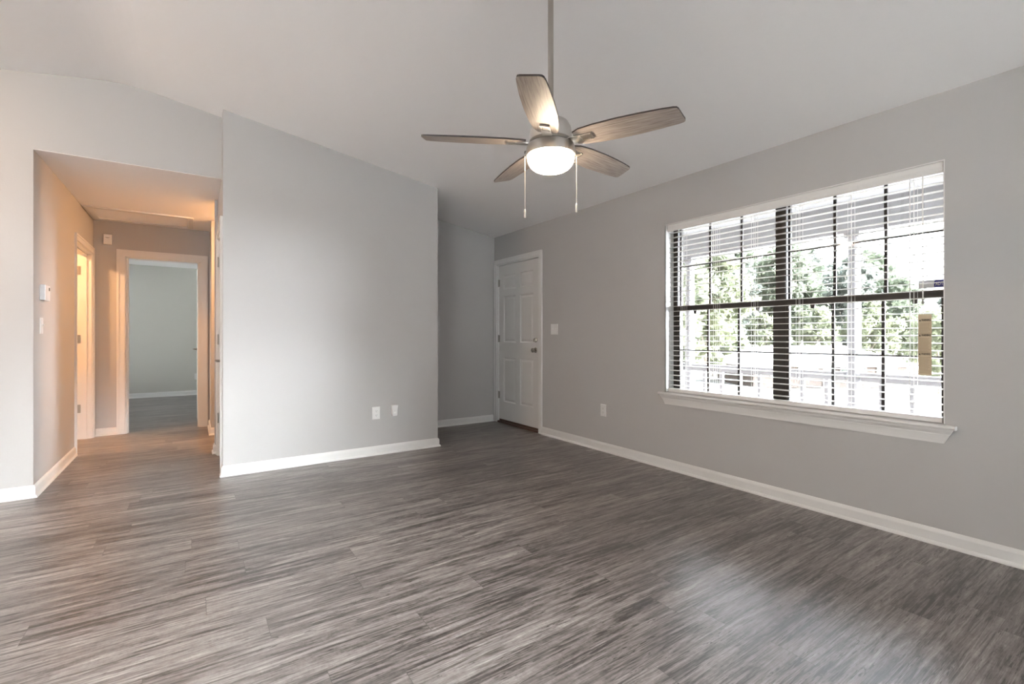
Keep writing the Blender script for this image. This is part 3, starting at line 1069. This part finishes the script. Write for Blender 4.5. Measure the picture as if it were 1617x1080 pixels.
def blade_bm():
    lower = [(.118, -.040), (.150, -.055), (.22, -.063), (.32, -.066), (.42, -.063), (.50, -.057), (.540, -.052), (.553, -.047), (.558, -.038)]
    upper = [(.571, .034), (.570, .043), (.563, .049), (.545, .053), (.48, .059), (.40, .064), (.30, .066), (.22, .062), (.150, .053), (.118, .040)]
    out = lower + upper
    m_ = MB()
    t = .0075
    def zz(x, y):
        return 0.0
    A = [m_.bm.verts.new((x, y, -t / 2)) for x, y in out]
    B = [m_.bm.verts.new((x, y, t / 2)) for x, y in out]
    n_ = len(out)
    m_.bm.faces.new(A[::-1]).material_index = 0
    m_.bm.faces.new(B).material_index = 1
    for i in range(n_):
        m_.bm.faces.new((A[i], A[(i + 1) % n_], B[(i + 1) % n_], B[i])).material_index = 1
    return m_
def iron_bm():
    m_ = MB()
    z = -.0028
    # arm from hub, flaring to a clasp plate with a raised rectangular end
    m_.prism([(.075, -.018), (.115, -.024), (.150, -.021), (.150, .021), (.115, .024), (.075, .018)], 'z', z - .007, z - .001)
    m_.box(.150, .196, -.021, -.015, z - .006, z)
    m_.box(.150, .196, .015, .021, z - .006, z)
    m_.box(.190, .198, -.021, .021, z - .009, z)
    m_.box(.150, .186, -.012, .012, z - .004, z)
    m_.box(.070, .100, -.014, .014, z - .004, z + .004)
    return m_
me_blade = me_iron = None
for k in range(5):
    a = R(152.1 + 72 * k)
    if me_blade is None:
        b_ = blade_bm().build('blade', [M['blade'], M['blade_edge']], fan)
        i_ = iron_bm().build('blade_iron', M['nickel'], b_, bevel=0.001)
        me_blade, me_iron = b_, i_
    else:
        b_ = me_blade.copy()
        COL.objects.link(b_)
        i_ = me_iron.copy()
        COL.objects.link(i_)
        i_.parent = b_
    b_.location = (0, 0, 1.998)
    b_.rotation_euler = (Matrix.Rotation(a, 4, 'Z') @ Matrix.Rotation(R(-12), 4, 'X')).to_euler()
for s, zlow in ((-1, 1.700), (1, 1.726)):
    # chains hang from the two sides of the light kit
    cx, cy = s * .116 * math.cos(R(THETA)), -s * .116 * math.sin(R(THETA))
    m = MB()
    m.tube([(cx * .93, cy * .93, 1.962), (cx, cy, 1.960), (cx, cy, 1.952)], .0035, 8)
    m.tube([(cx, cy, 1.955), (cx, cy, zlow)], .0009, 6)
    for i in range(int((1.95 - zlow) / .006)):
        zz = 1.95 - i * .006
        m.tube([(cx, cy, zz - .0018), (cx, cy, zz), (cx, cy, zz + .0018)], [.0005, .0012, .0005], 6)
    ch = m.build('pull_chain', M['chain'], fan, smooth=True)
    m = MB()
    m.lathe([(0, 0), (.002, 0), (.0045, -.006), (.005, -.016), (.0038, -.026), (.005, -.032), (.0045, -.038), (0, -.040)], 14, Matrix.Translation((cx, cy, zlow)))
    m.build('chain_fob', M['nickel'], ch, smooth=True)

# ------------------------------------------------------------------ plates, outlets and small wall devices
def place(root, origin, normal):
    """local x across, y out of the wall, z up"""
    n_ = Vector(normal)
    root.location = origin
    root.rotation_euler = (0, 0, math.atan2(n_.y, n_.x) - PI / 2)
    return root
def plate_part(parent, w_, h_, name='cover_plate', d=.006):
    m_ = MB()
    e = .006
    A = [(-w_ / 2, 0, -h_ / 2), (w_ / 2, 0, -h_ / 2), (w_ / 2, 0, h_ / 2), (-w_ / 2, 0, h_ / 2)]
    B = [(x * (1), d * .6, z) for x, _, z in A]
    Cc = [(x - math.copysign(e, x), d, z - math.copysign(e, z)) for x, _, z in A]
    vs = [[m_.bm.verts.new(p) for p in ring] for ring in (A, B, Cc)]
    for P_, Q_ in zip(vs, vs[1:]):
        for i in range(4):
            m_.bm.faces.new((P_[i], P_[(i + 1) % 4], Q_[(i + 1) % 4], Q_[i]))
    m_.bm.faces.new(vs[0][::-1]); m_.bm.faces.new(vs[2])
    return m_.build(name, M['plastic'], parent)
def outlet(name, origin, normal, label, group=None):
    r_ = place(tag(empty(name), label, 'outlet', group), origin, normal)
    plate_part(r_, .074, .118)
    for dz in (.020, -.020):
        m_ = MB()
        m_.prism([(-.0165, dz - .010), (-.010, dz - .0145), (.010, dz - .0145), (.0165, dz - .010), (.0165, dz + .010), (.010, dz + .0145), (-.010, dz + .0145), (-.0165, dz + .010)], 'y', .005, .0075)
        rc = m_.build('receptacle', M['plastic'], r_)
        m_ = MB()
        m_.box(-.0075, -.0055, .0072, .0078, dz - .002, dz + .007)
        m_.box(.0050, .0070, .0072, .0078, dz - .001, dz + .006)
        m_.box(-.002, .002, .0072, .0078, dz - .010, dz - .006)
        m_.build('slot', M['slot'], rc)
    return r_
def switch(name, origin, normal, label, gangs=1, rocker=True):
    r_ = place(tag(empty(name), label, 'light switch'), origin, normal)
    w_ = .074 + .046 * (gangs - 1)
    plate_part(r_, w_, .118)
    for g in range(gangs):
        cx = (g - (gangs - 1) / 2) * .046
        m_ = MB()
        m_.box(cx - .0055, cx + .0055, .004, .007, -.012, .012)
        m_.prism([(.006, -.001), (.017, .006), (.017, .010), (.006, .010)], 'x', cx - .0042, cx + .0042)
        m_.build('toggle', M['plastic'], r_)
    return r_
outlet('wall_outlet', (1.451, YC, 0.398), (0, -1, 0), 'white duplex outlet low on the centre wall, left of the plug-in device')
ad = place(tag(empty('plug_adapter'), 'small white plug-in device on the centre wall, right of the bare outlet', 'plug-in device'), (1.624, YC, 0.410), (0, -1, 0))
m = MB()
m.prism([(-.033, .050), (-.026, .012), (-.024, -.044), (-.019, -.050), (.019, -.050), (.024, -.044), (.026, .012), (.033, .050), (.029, .054), (-.029, .054)], 'y', 0.0, .040)
m.build('body', M['plastic'], ad, bevel=.003)
m = MB()
m.box(-.012, .012, .040, .0412, -.026, -.010)
m.build('vent', M['cord'], ad)
outlet('wall_outlet', (W, 3.348, 0.402), (-1, 0, 0), 'white outlet low on the window wall, between door and window')
outlet('wall_outlet', (0.075, 11.0, 0.355), (0, -1, 0), 'white outlet on the bedroom back wall near the open door')
switch('light_switch', (W, 4.108, 1.208), (-1, 0, 0), 'white two-gang light switch beside the front door', gangs=2)
switch('light_switch', (XHL, 4.835, 1.208), (1, 0, 0), 'white single light switch under the wall keypad in the hallway')

kp = place(tag(empty('alarm_keypad'), 'white wall keypad with small dark display at the hallway entrance', 'keypad'), (XHL, 4.868, 1.453), (1, 0, 0))
m = MB()
m.box(-.075, .075, 0, .030, -.058, .058)
m.build('case', M['plastic'], kp, bevel=.004)
m = MB()
m.box(-.058, -.030, .030, .0312, .018, .042)
m.build('display', M['screen'], kp)

sr = place(tag(empty('alarm_siren'), 'small beige siren box high on the hall end wall', 'alarm siren'), (-.797, YE, 2.232), (0, -1, 0))
m = MB()
m.box(-.036, .036, 0, .040, -.057, .057)
m.build('case', M['plastic'], sr, bevel=.004)
m = MB()
m.box(-.028, .028, .040, .043, .022, .046)
m.build('hood', M['plastic'], sr)
m = MB()
m.prism([(-.028, .022), (.028, .022), (.004, .012), (-.004, .012)], 'y', .0395, .0408)
m.build('grille', M['hinge'], sr)

# attic hatch in the hall ceiling
ah = tag(empty('attic_hatch', (0, 0, 0)), 'framed attic hatch in the hallway ceiling', 'attic hatch')
hx0, hx1, hy0, hy1 = XHL + .018, .010, 6.32, 6.94
m = MB()
t = .058
m.box(hx0, hx1, hy0, hy0 + t, ZH - .016, ZH)
m.box(hx0, hx1, hy1 - t, hy1, ZH - .016, ZH)
m.box(hx0, hx0 + t, hy0 + t, hy1 - t, ZH - .016, ZH)
m.box(hx1 - t, hx1, hy0 + t, hy1 - t, ZH - .016, ZH)
m.build('frame', M['white'], ah, bevel=.003)
m = MB()
m.box(hx0 + t + .004, hx1 - t - .004, hy0 + t + .004, hy1 - t - .004, ZH - .006, ZH)
m.build('panel', M['ceiling'], ah)

# ------------------------------------------------------------------ lamps that stand outside the frame but light the place
def flush_lamp(name, loc, label, energy, color, globe):
    r_ = tag(empty(name, loc), label, 'ceiling lamp')
    m_ = MB()
    m_.lathe([(0, 0), (.10, 0), (.10, -.022), (.088, -.026), (0, -.026)], 40)
    m_.build('base', M['nickel'], r_, smooth=True)
    m_ = MB()
    m_.lathe([(.086, -.026), (.084, -.045), (.066, -.066), (.035, -.078), (0, -.081)], 40)
    m_.build('glass_shade', globe, r_, smooth=True)
    return r_
flush_lamp('bath_lamp', (-1.75, 6.35, ZH), 'round lamp on the ceiling of the side room left of the hallway', 26, (1.0, .66, .34), M['warm_globe'])
flush_lamp('passage_lamp', (.95, 5.93, ZH), 'round lamp on the ceiling of the passage right of the hallway', 26, (1.0, .66, .36), M['warm_globe'])
flush_lamp('dining_lamp', (-2.3, 3.5, zc(-2.3)), 'round lamp on the ceiling of the dining side', 60, (1.0, .70, .45), M['dining_globe'])

# ------------------------------------------------------------------ porch and outdoors
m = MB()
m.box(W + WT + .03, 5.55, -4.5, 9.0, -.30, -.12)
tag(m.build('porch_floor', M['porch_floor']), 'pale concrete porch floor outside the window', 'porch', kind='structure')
m = MB()
m.box(W + WT + .03, 5.75, -4.5, 9.0, 2.42, 2.50)
tag(m.build('porch_ceiling', M['porch_ceiling']), 'pale grey porch ceiling outside the window', 'porch ceiling', kind='structure')
m = MB()
m.box(5.30, 5.44, -4.5, 9.0, 2.14, 2.42)
tag(m.build('porch_beam', M['porch_ceiling']), 'pale grey beam carrying the porch roof edge', 'beam', kind='structure')
POSTS = [(-1.73, 'bare end of the porch'), (.11, ''), (1.95, ''), (3.79, ''), (5.63, '')]
post0 = None
plabel = ['white round porch post beyond the right edge of the window', 'white round porch post just right of the window view',
          'white round porch post seen through the right half of the window', 'white round porch post at the left edge of the window view',
          'white round porch post near the front door']
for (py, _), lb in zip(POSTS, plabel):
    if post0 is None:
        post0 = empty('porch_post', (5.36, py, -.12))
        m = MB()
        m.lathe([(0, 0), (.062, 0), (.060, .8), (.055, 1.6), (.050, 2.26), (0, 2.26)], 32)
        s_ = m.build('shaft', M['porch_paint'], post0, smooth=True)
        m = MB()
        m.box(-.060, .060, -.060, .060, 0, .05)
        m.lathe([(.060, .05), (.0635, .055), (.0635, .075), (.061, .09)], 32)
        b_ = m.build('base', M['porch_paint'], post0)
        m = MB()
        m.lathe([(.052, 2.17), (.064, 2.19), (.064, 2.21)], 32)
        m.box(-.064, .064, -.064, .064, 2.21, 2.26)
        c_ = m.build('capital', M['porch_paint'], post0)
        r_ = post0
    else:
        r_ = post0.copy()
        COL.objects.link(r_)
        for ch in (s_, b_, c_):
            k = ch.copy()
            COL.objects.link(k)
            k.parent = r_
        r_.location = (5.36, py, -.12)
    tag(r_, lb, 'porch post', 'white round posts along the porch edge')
bal0 = None
rlabel = ['white porch railing bay right of the window view', 'white porch railing bay behind the right half of the window',
          'white porch railing bay behind the left half of the window', 'white porch railing bay near the front door']
rail0 = None
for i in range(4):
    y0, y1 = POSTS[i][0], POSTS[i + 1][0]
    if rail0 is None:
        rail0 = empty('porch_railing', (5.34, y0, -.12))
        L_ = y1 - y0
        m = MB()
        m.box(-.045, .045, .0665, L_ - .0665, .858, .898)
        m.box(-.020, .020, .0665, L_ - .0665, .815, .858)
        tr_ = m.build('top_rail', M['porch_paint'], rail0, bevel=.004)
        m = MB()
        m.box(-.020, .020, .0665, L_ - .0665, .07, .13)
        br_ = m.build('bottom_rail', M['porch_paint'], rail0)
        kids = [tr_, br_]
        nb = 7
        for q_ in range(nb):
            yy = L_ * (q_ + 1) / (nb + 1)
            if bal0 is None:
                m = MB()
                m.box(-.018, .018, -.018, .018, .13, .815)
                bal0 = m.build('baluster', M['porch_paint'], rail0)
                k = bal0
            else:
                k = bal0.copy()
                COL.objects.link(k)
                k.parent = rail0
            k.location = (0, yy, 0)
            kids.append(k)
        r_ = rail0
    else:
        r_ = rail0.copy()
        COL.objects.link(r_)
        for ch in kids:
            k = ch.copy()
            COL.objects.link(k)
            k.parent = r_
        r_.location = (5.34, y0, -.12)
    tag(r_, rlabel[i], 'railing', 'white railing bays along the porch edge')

# yard: level strip by the porch, then falling away to the street
def zg(x):
    if x < 8:
        return -.55
    if x > 46:
        return -4.0
    t_ = (x - 8) / 38
    return -.55 - 3.45 * t_
m = MB()
xs = [W + WT, 8, 14, 20, 26, 32, 38, 46, 120]
prev = None
for x in xs:
    ring = [m.bm.verts.new((x, y, zg(x))) for y in (-60, 0, 60, 120)]
    if prev:
        for a in range(3):
            m.bm.faces.new((prev[a], ring[a], ring[a + 1], prev[a + 1]))
    prev = ring
tag(m.build('ground_yard', M['yard']), 'bright sunlit yard sloping away outside', 'ground', kind='structure')
m = MB()  # unseen ground, made pale to bounce sunlight up to the ceiling
m.face([(-40, -40, -.30), (W + 2, -40, -.30), (W + 2, -4.6, -.30), (W + 2, -2.75, -.30), (-40, -2.75, -.30)])
m.face([(-40, -2.75, -.30), (-5.3, -2.75, -.30), (-5.3, 40, -.30), (-40, 40, -.30)])
m.face([(-5.3, 11.2, -.30), (3.4, 11.2, -.30), (3.4, 40, -.30), (-5.3, 40, -.30)])
m.face([(-5.3, 4.9, -.30), (-2.72, 4.9, -.30), (-2.72, 11.2, -.30), (-5.3, 11.2, -.30)])
tag(m.build('ground_back', M['patio']), 'unseen ground behind the house, made pale to bounce light indoors', 'ground', kind='structure')

m = MB()  # unseen bright slab added to throw light up through the front window
m.box(6.2, 15.0, -30, 1.2, zg(15) + .02, -.50)
tag(m.build('ground_bounce_slab', M['patio']), 'added pale concrete slab beside the porch, bouncing light up indoors', 'driveway', kind='structure')

fe = tag(empty('blocking_fence', (4.0, -6.2, -.30)), 'white board fence added out of view to block low light', 'fence')
m = MB()  # unseen fence added to keep the low sky lamp out of the patio door
for k in range(44):
    m.box(-4.6 + k * .21, -4.6 + k * .21 + .20, -.012, .012, .05, 3.0)
m.build('boards', M['porch_paint'], fe)
for k in range(5):
    m = MB()
    m.box(-4.6 + k * 2.3 - .05, -4.6 + k * 2.3 + .05, -.12, -.02, 0, 3.05)
    m.build('post', M['porch_paint'], fe)

# low house down the slope
FW = Vector((math.sin(R(THETA)), math.cos(R(THETA)), 0))
RT = Vector((math.cos(R(THETA)), -math.sin(R(THETA)), 0))
def cam_pt(depth, right):
    v = FW * depth + RT * right
    return v.x, v.y
hx, hy = cam_pt(47.0, 31.5)
hs = tag(empty('house', (hx, hy, -3.95), R(-THETA)), 'low tan brick house with pale roof down the slope', 'house')
m = MB()
m.box(-7.6, 7.6, -.2, 8, 0, 2.35)
m.build('wall', M['brick'], hs)
m = MB()
v = [m.bm.verts.new(p) for p in ((-8.3, -.9, 2.32), (8.3, -.9, 2.32), (8.3, 8.7, 2.32), (-8.3, 8.7, 2.32), (-4.2, 3.9, 4.1), (4.2, 3.9, 4.1), (-8.3, -.9, 2.10), (8.3, -.9, 2.10), (8.3, 8.7, 2.10), (-8.3, 8.7, 2.10))]
for q_ in ((0, 1, 5, 4), (1, 2, 5), (2, 3, 4, 5), (3, 0, 4), (0, 6, 7, 1), (1, 7, 8, 2), (2, 8, 9, 3), (3, 9, 6, 0), (9, 8, 7, 6)):
    m.bm.faces.new([v[i] for i in q_])
m.build('roof', M['roof'], hs)
for x0, x1 in ((-5.9, -4.2), (-3.2, -1.2), (1.0, 3.6), (4.6, 6.6)):
    m = MB()
    m.box(x0, x1, -.28, -.2, .95, 2.0)
    wf = m.build('window', M['porch_paint'], hs)
    m = MB()
    m.box(x0 + .1, x1 - .1, -.32, -.28, 1.05, 1.9)
    m.build('pane', M['dark_pane'], wf)
m = MB()
m.box(-.7, .3, -.26, -.2, 0, 2.02)
m.build('door', M['porch_paint'], hs)

ux, uy = cam_pt(16.0, 8.05)
ub = tag(empty('utility_box', (ux, uy, zg(ux)), R(-THETA)), 'small grey utility box standing in the yard', 'utility box')
m = MB()
m.box(-.14, .14, -.10, .10, 0, .38)
m.build('cabinet', M['utility'], ub, bevel=.01)
m = MB()
m.box(-.16, .16, -.12, .12, .38, .43)
m.build('lid', M['utility'], ub, bevel=.01)

# trees
def foliage_mesh(seed, rx, rz, zc_, nclump, per, size):
    rg = random.Random(seed)
    verts, faces = [], []
    for _ in range(nclump):
        while True:
            p = Vector((rg.uniform(-1, 1), rg.uniform(-1, 1), rg.uniform(-1, 1)))
            if .15 < p.length < 1:
                break
        c_ = Vector((p.x * rx, p.y * rx, zc_ + p.z * rz))
        cr = rg.uniform(.5, 1.15) * rx * .26
        for _ in range(per):
            d = Vector((rg.gauss(0, 1), rg.gauss(0, 1), rg.gauss(0, .8)))
            q = c_ + d.normalized() * cr * rg.random() ** .4
            a = Vector((rg.gauss(0, 1), rg.gauss(0, 1), rg.gauss(0, 1))).normalized()
            b_ = a.orthogonal().normalized()
            s = size * rg.uniform(.6, 1.3)
            i = len(verts)
            verts += [q + a * s, q + b_ * s * .55, q - a * s, q - b_ * s * .55]
            faces.append((i, i + 1, i + 2, i + 3))
    me = bpy.data.meshes.new('foliage')
    me.from_pydata([tuple(v_) for v_ in verts], [], faces)
    return me
FOL = [foliage_mesh(11, 3.4, 5.6, 8.8, 110, 56, .36), foliage_mesh(12, 3.0, 6.2, 8.2, 105, 56, .34), foliage_mesh(13, 2.6, 3.6, 5.0, 90, 50, .26)]
for me_, mm in zip(FOL, ('leaf_a', 'leaf_b', 'leaf_c')):
    me_.materials.append(M[mm])
def trunk_mb(h, r, seed):
    rg = random.Random(seed)
    m_ = MB()
    pts_ = [Vector((rg.uniform(-.1, .1) * k, rg.uniform(-.1, .1) * k, h * k / 5)) for k in range(6)]
    m_.tube(pts_, [r * (1 - .13 * k) for k in range(6)], 10)
    for k in range(5):
        a = rg.uniform(0, 2 * PI)
        p = pts_[2 + k % 3]
        m_.tube([p, p + Vector((math.cos(a) * .9, math.sin(a) * .9, 1.1)), p + Vector((math.cos(a) * 1.7, math.sin(a) * 1.7, 2.6))], [r * .45, r * .3, r * .12], 7)
    return m_
TRK = [trunk_mb(11, .22, 1), trunk_mb(12, .19, 2), trunk_mb(6.5, .15, 3)]
TRKM = []
for t_ in TRK:
    o = t_.build('trunk', M['bark'], None, smooth=True)
    TRKM.append(o.data)
    bpy.data.objects.remove(o)
KL = ['tall mid green tree', 'tall dusty green tree', 'small yellow green tree']
def tree(kind, depth, right, scale, rz, where):
    x, y = cam_pt(depth, right)
    r_ = tag(empty('tree', (x, y, zg(x) - .1), rz), KL[kind] + ' ' + where, 'tree', 'trees outside the window')
    r_.scale = (scale, scale, scale)
    for nm, me_ in (('trunk', TRKM[kind]), ('foliage', FOL[kind])):
        o = bpy.data.objects.new(nm, me_)
        COL.objects.link(o)
        o.parent = r_
    return r_
tree(0, 71, 22.5, 1.2, .3, 'left of the low house roof')
tree(1, 72, 33, 1.3, 1.3, 'behind the left end of the low house')
tree(0, 73, 42, 1.3, 2.2, 'behind the middle of the low house')
tree(1, 71, 50.5, 1.2, 3.0, 'behind the right part of the low house')
tree(0, 73, 59, 1.05, 4.1, 'past the right end of the low house')
tree(1, 70, 67, .95, 5.1, 'farthest to the right past the low house')
tree(0, 102, 47, 1.9, 5.6, 'in the farthest row, third from the left')
tree(1, 103, 62, 1.9, .9, 'in the farthest row, fourth from the left')
for dep, rt, kd, sc, wh in ((84, 17, 1, 1.5, 'in the far row, first from the left'), (85, 28, 0, 1.6, 'in the far row, second from the left'),
                            (86, 50, 0, 1.6, 'in the far row, fourth from the left'), (86, 63, 1, 1.35, 'in the far row, last on the right'),
                            (103, 32, 0, 1.9, 'in the farthest row, second from the left'), (86, 39.5, 1, 1.3, 'in the far row, third from the left'), (102, 76, 0, 1.7, 'in the farthest row, last on the right'),
                            (102, 17, 1, 1.9, 'in the farthest row, first from the left')):
    tree(kd, dep, rt, sc, dep * 1.7 + rt, wh)
for k, (dep, rt) in enumerate(((60, 13), (60.5, 19.5), (61, 26), (60, 32.5), (61, 39), (60, 45.5), (61, 52), (60, 58.5), (59, 65), (61, 71.5))):
    tree(2, dep, rt, .95 + .1 * (k % 3), k * 1.9, ('at the near edge of the woods, %s from the left' % ('first', 'second', 'third', 'fourth', 'fifth', 'sixth', 'seventh', 'eighth', 'ninth', 'tenth')[k]))
tree(2, 30, 9.6, 1.15, .8, 'at the left edge of the window view')
tree(2, 36, 14.8, 1.2, 2.6, 'down the slope behind the left half of the window')
tree(1, 50, 17.5, 1.0, 3.9, 'behind the small yellow green trees')
tree(2, 42, 38.0, .9, 4.4, 'in front of the right end of the low house')
